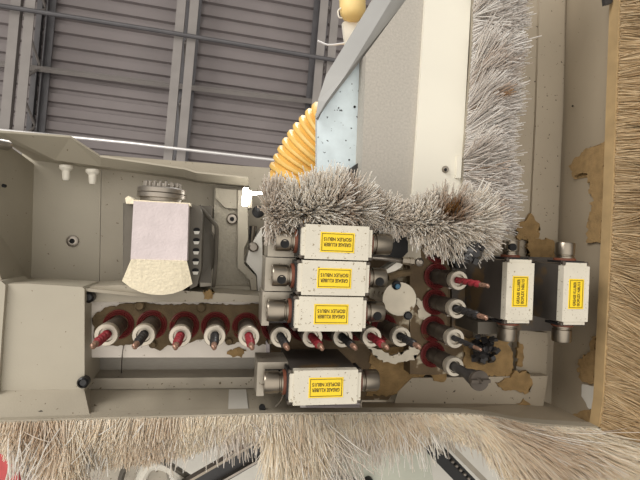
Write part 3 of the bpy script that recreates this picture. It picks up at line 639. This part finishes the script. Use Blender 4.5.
    fib = np.zeros((N, 3), np.float32); fib[:, 0] = np.clip(g.beta(1.6, 1.4, N), 0, 1); fib[:, 1] = du
    at = me.attributes.new('fibre', 'FLOAT_VECTOR', 'POINT'); at.data.foreach_set('vector', np.repeat(fib, 3 * (S_ + 1), 0).ravel())
    me.materials.append(FM[m])
    if into is not None:
        o = place('long_bristles', me, into, 'longer stray white bristles'); o.location = Vector(tuple(org)) - into.location; o['kind'] = 'stuff'; return into
    T_ = thing(name, tuple(org), label, 'brush', 'brush curtains around the drill head')
    o = place('bristles', me, T_); o['kind'] = 'stuff'
    if backing:
        tt = np.linspace(0, 1, 24); C = Pn(polyl(root, tt)); b = bmesh.new(); prev = None
        for i in range(24):
            a = Vector(C[i]); n2 = Vector(C[min(i + 1, 23)]) - Vector(C[max(i - 1, 0)]); n2.normalize(); ac = n2.cross(Vector((0, 0, -1))).normalized() * (thick / 2 + .001)
            cur = [b.verts.new(a + ac * sx + Vector((0, 0, sz))) for sx, sz in ((-1, -.002), (1, -.002), (1, .012), (-1, .012))]
            if prev:
                for k2 in range(4): b.faces.new((prev[k2], prev[(k2 + 1) % 4], cur[(k2 + 1) % 4], cur[k2]))
            else: b.faces.new(cur[::-1])
            prev = cur
        b.faces.new(prev); obj('backing_rail', b, M[rail], T_)
    return T_
DN = (0, 0, -1.)
curtain = brush('long cream bristle curtain along the bottom edge of the machine', [(-30, 432, .468), (120, 427, .468), (285, 422, .468), (420, 421, .468), (480, 422, .468), (530, 432, .468), (640, 437, .468)],
      [(0, (.10, .84, -.50)), (.2, (.0, .84, -.50)), (.42, (-.15, .84, -.50)), (.47, (.10, .86, -.46)), (.60, (.15, .84, -.50)), (.75, (.55, .70, -.50)), (1, (.75, .50, -.5))], 44000, .050, .018, 'cream', .22, .00046, wild=.05, lenvar=.30, clump=.09,
      dirt=[(30, 430, .44, .03, .5), (300, 440, .43, .02, .35), (205, 432, .44, .008, .7), (560, 440, .43, .05, .3)], seed=3,
      lenprof=((0, .08), (.055, .14), (.095, .6), (.115, 1.1), (.15, 1.1), (.17, .40), (.28, .36), (.33, .28), (.37, .16), (.435, .14), (.455, 1.05), (.51, 1.0), (.535, .42), (.66, .34), (.69, .20), (.74, .30), (.775, 1.2), (1, 1.4)))
brush('', [(10, 436, .466), (120, 432, .466), (285, 427, .466), (420, 426, .466), (480, 427, .466), (530, 436, .466), (640, 441, .466)],
      [(0, (.15, .84, -.50)), (.2, (-.1, .84, -.50)), (.38, (.12, .84, -.50)), (.47, (.10, .86, -.46)), (.60, (.15, .84, -.50)), (.75, (.55, .70, -.50)), (1, (.75, .50, -.5))], 1500, .050, .020, 'white', .30, .00055, wild=.13, lenvar=.4, clump=.15,
      seed=5, lenprof=((0, 1.1), (.12, 1.0), (.17, .52), (.28, .46), (.34, .34), (.42, .30), (.435, .8), (.455, 1.2), (.51, 1.1), (.54, .65), (.66, .5), (.69, .32), (.74, .42), (.775, 1.2), (1, 1.3)), into=curtain)
brush('dusty tan bristle curtain down the right side of the hood', [(625.5, -60, .468), (616.5, 200, .468), (607, 400, .468), (600, 445, .468)],
      [(0, (.80, .0, -.60)), (.5, (.8, .06, -.60)), (1, (.8, .25, -.55))], 24000, .065, .013, 'tan', .18, .0006, dirt=[(615, 190, .45, .05, .4)], seed=11, rail='rail_tan')
brush('off-white bristle strip hanging across below the gantry carriage', [(266, 214, .47), (300, 212, .47), (335, 209, .47), (370, 213, .47), (408, 223, .47), (445, 224, .47), (474, 225, .47)],
      [(0, (-.15, -.10, -.8)), (.35, (0, -.12, -.8)), (.6, (.15, 0, -.8)), (.8, (0, -.05, -.8)), (1, (.15, -.05, -.8))], 6500, .036, .012, 'white', 1.05, .00078, clump=.28, dirt=[(455, 205, .44, .015, 1.), (462, 211, .44, .012, .9), (352, 208, .45, .015, .2)], seed=21, wild=.10,
      lenprof=((0, .75), (.3, 1.05), (.42, .85), (.52, .5), (.68, .5), (.76, .85), (.85, 1.1), (1, 1)))
brush('grey-white bristle strip hanging along the cream panel', [(478, -50, .53), (474, 60, .53), (467, 150, .53), (463, 222, .53)],
      [(0, (.62, -.45, -.62)), (.35, (.66, -.30, -.62)), (.5, (.62, -.55, -.6)), (.75, (.70, -.12, -.62)), (1, (.72, .1, -.62))], 9000, .050, .010, 'grey', .14, .00070, clump=.22, dirt=[(516, 88, .48, .012, 1.), (512, 165, .48, .008, .8), (511, 205, .48, .009, .9), (513, 230, .48, .009, .9)], seed=31, wild=.06)

# ------------------------------------------------------------------ what shows below the bottom curtain
ZL = .62
tag(obj('table_profile', prism([(84, 459), (165, 456), (170, 520), (80, 520)], ZL, ZL + .03), M['frame'], bevel=.002), 'pale grey profile below the bottom bristles, left of the black rail', 'profile')
tag(obj('machine_bed', prism([(60, 436), (560, 430), (600, 600), (40, 600)], .74, .76), M['tape'], bevel=.003), 'large pale sheet metal panel far behind the gaps of the bottom bristles', 'machine bed')
RL = thing('guide_rail', P(235, 465, .58), 'black slanting guide rail below the bottom bristle curtain', 'rail')
def bar(name, a, b_, wd, z, m, parent, th=.012):
    (x0, y0), (x1, y1) = a, b_; L_ = math.hypot(x1 - x0, y1 - y0); nx, ny = -(y1 - y0) / L_ * wd / 2, (x1 - x0) / L_ * wd / 2
    return obj(name, prism([(x0 + nx, y0 + ny), (x1 + nx, y1 + ny), (x1 - nx, y1 - ny), (x0 - nx, y0 - ny)], z, z + th), M[m], parent, bevel=.0008)
bar('rail_body', (175, 500), (292, 432), 20, .585, 'bitblack', RL); bar('rail_edge', (176, 489), (284, 427), 2.4, .578, 'chrome', RL); bar('rail_edge', (190, 500), (296, 440), 2.2, .578, 'steel', RL)
tag(obj('grey_hose', tube(spline([P(118, 495, .60), P(124, 470, .60), P(140, 459, .60), P(162, 461, .60), P(200, 485, .60), P(215, 500, .60)], 8), .0035, 10), M['darkalu'], smooth=True), 'grey looping hose below the bottom bristles', 'hose')
tag(obj('white_hose', tube(spline([P(135, 500, .61), P(145, 470, .61), P(160, 464, .61), P(178, 474, .61), P(196, 500, .61)], 8), .007, 10), M['white'], smooth=True), 'thick white hose inside the loop of the grey hose', 'hose')
mc = tag(obj('machine_table', prism([(296, 448), (428, 448), (440, 520), (290, 520)], .64, .66), M['pane'], bevel=.003), 'pale green-grey panel below the middle of the bottom bristles', 'panel')
obj('knob', lathe(P(368, 480, .64), (0, 0, -1), [(.006, 0), (.006, .01), (.004, .013)], 16), M['plug'], mc, True, label='small black knob')
tag(obj('black_hose', tube(spline([P(318, 500, .62), P(335, 478, .62), P(352, 480, .62), P(366, 500, .62)], 8), .004, 10), M['black'], smooth=True), 'black hose arching in front of the pale panel', 'hose')
CH = thing('cable_chain', P(450, 465, .56), 'black toothed cable chain below the right part of the bottom bristles', 'cable chain')
bar('chain_track', (424, 438), (484, 500), 16, .58, 'black', CH)
for k in range(14): obj('link', lathe(P(432 + k * 4, 440 + k * 4.2, .579), (0, 0, -1), [(.0022, 0), (.0022, .003), (.001, .004)], 8), M['steel'], CH)
bar('chain_edge', (438, 434), (500, 496), 5, .57, 'frame', CH)
tag(obj('red_cloth', prism(ragged([(-30, 446), (4, 449), (12, 460), (18, 478), (22, 510), (-30, 510)], 5, .6, 8), .56, .58), M['redcloth'], bevel=.002), 'faded red cloth at the bottom left corner behind the bristles', 'cloth')
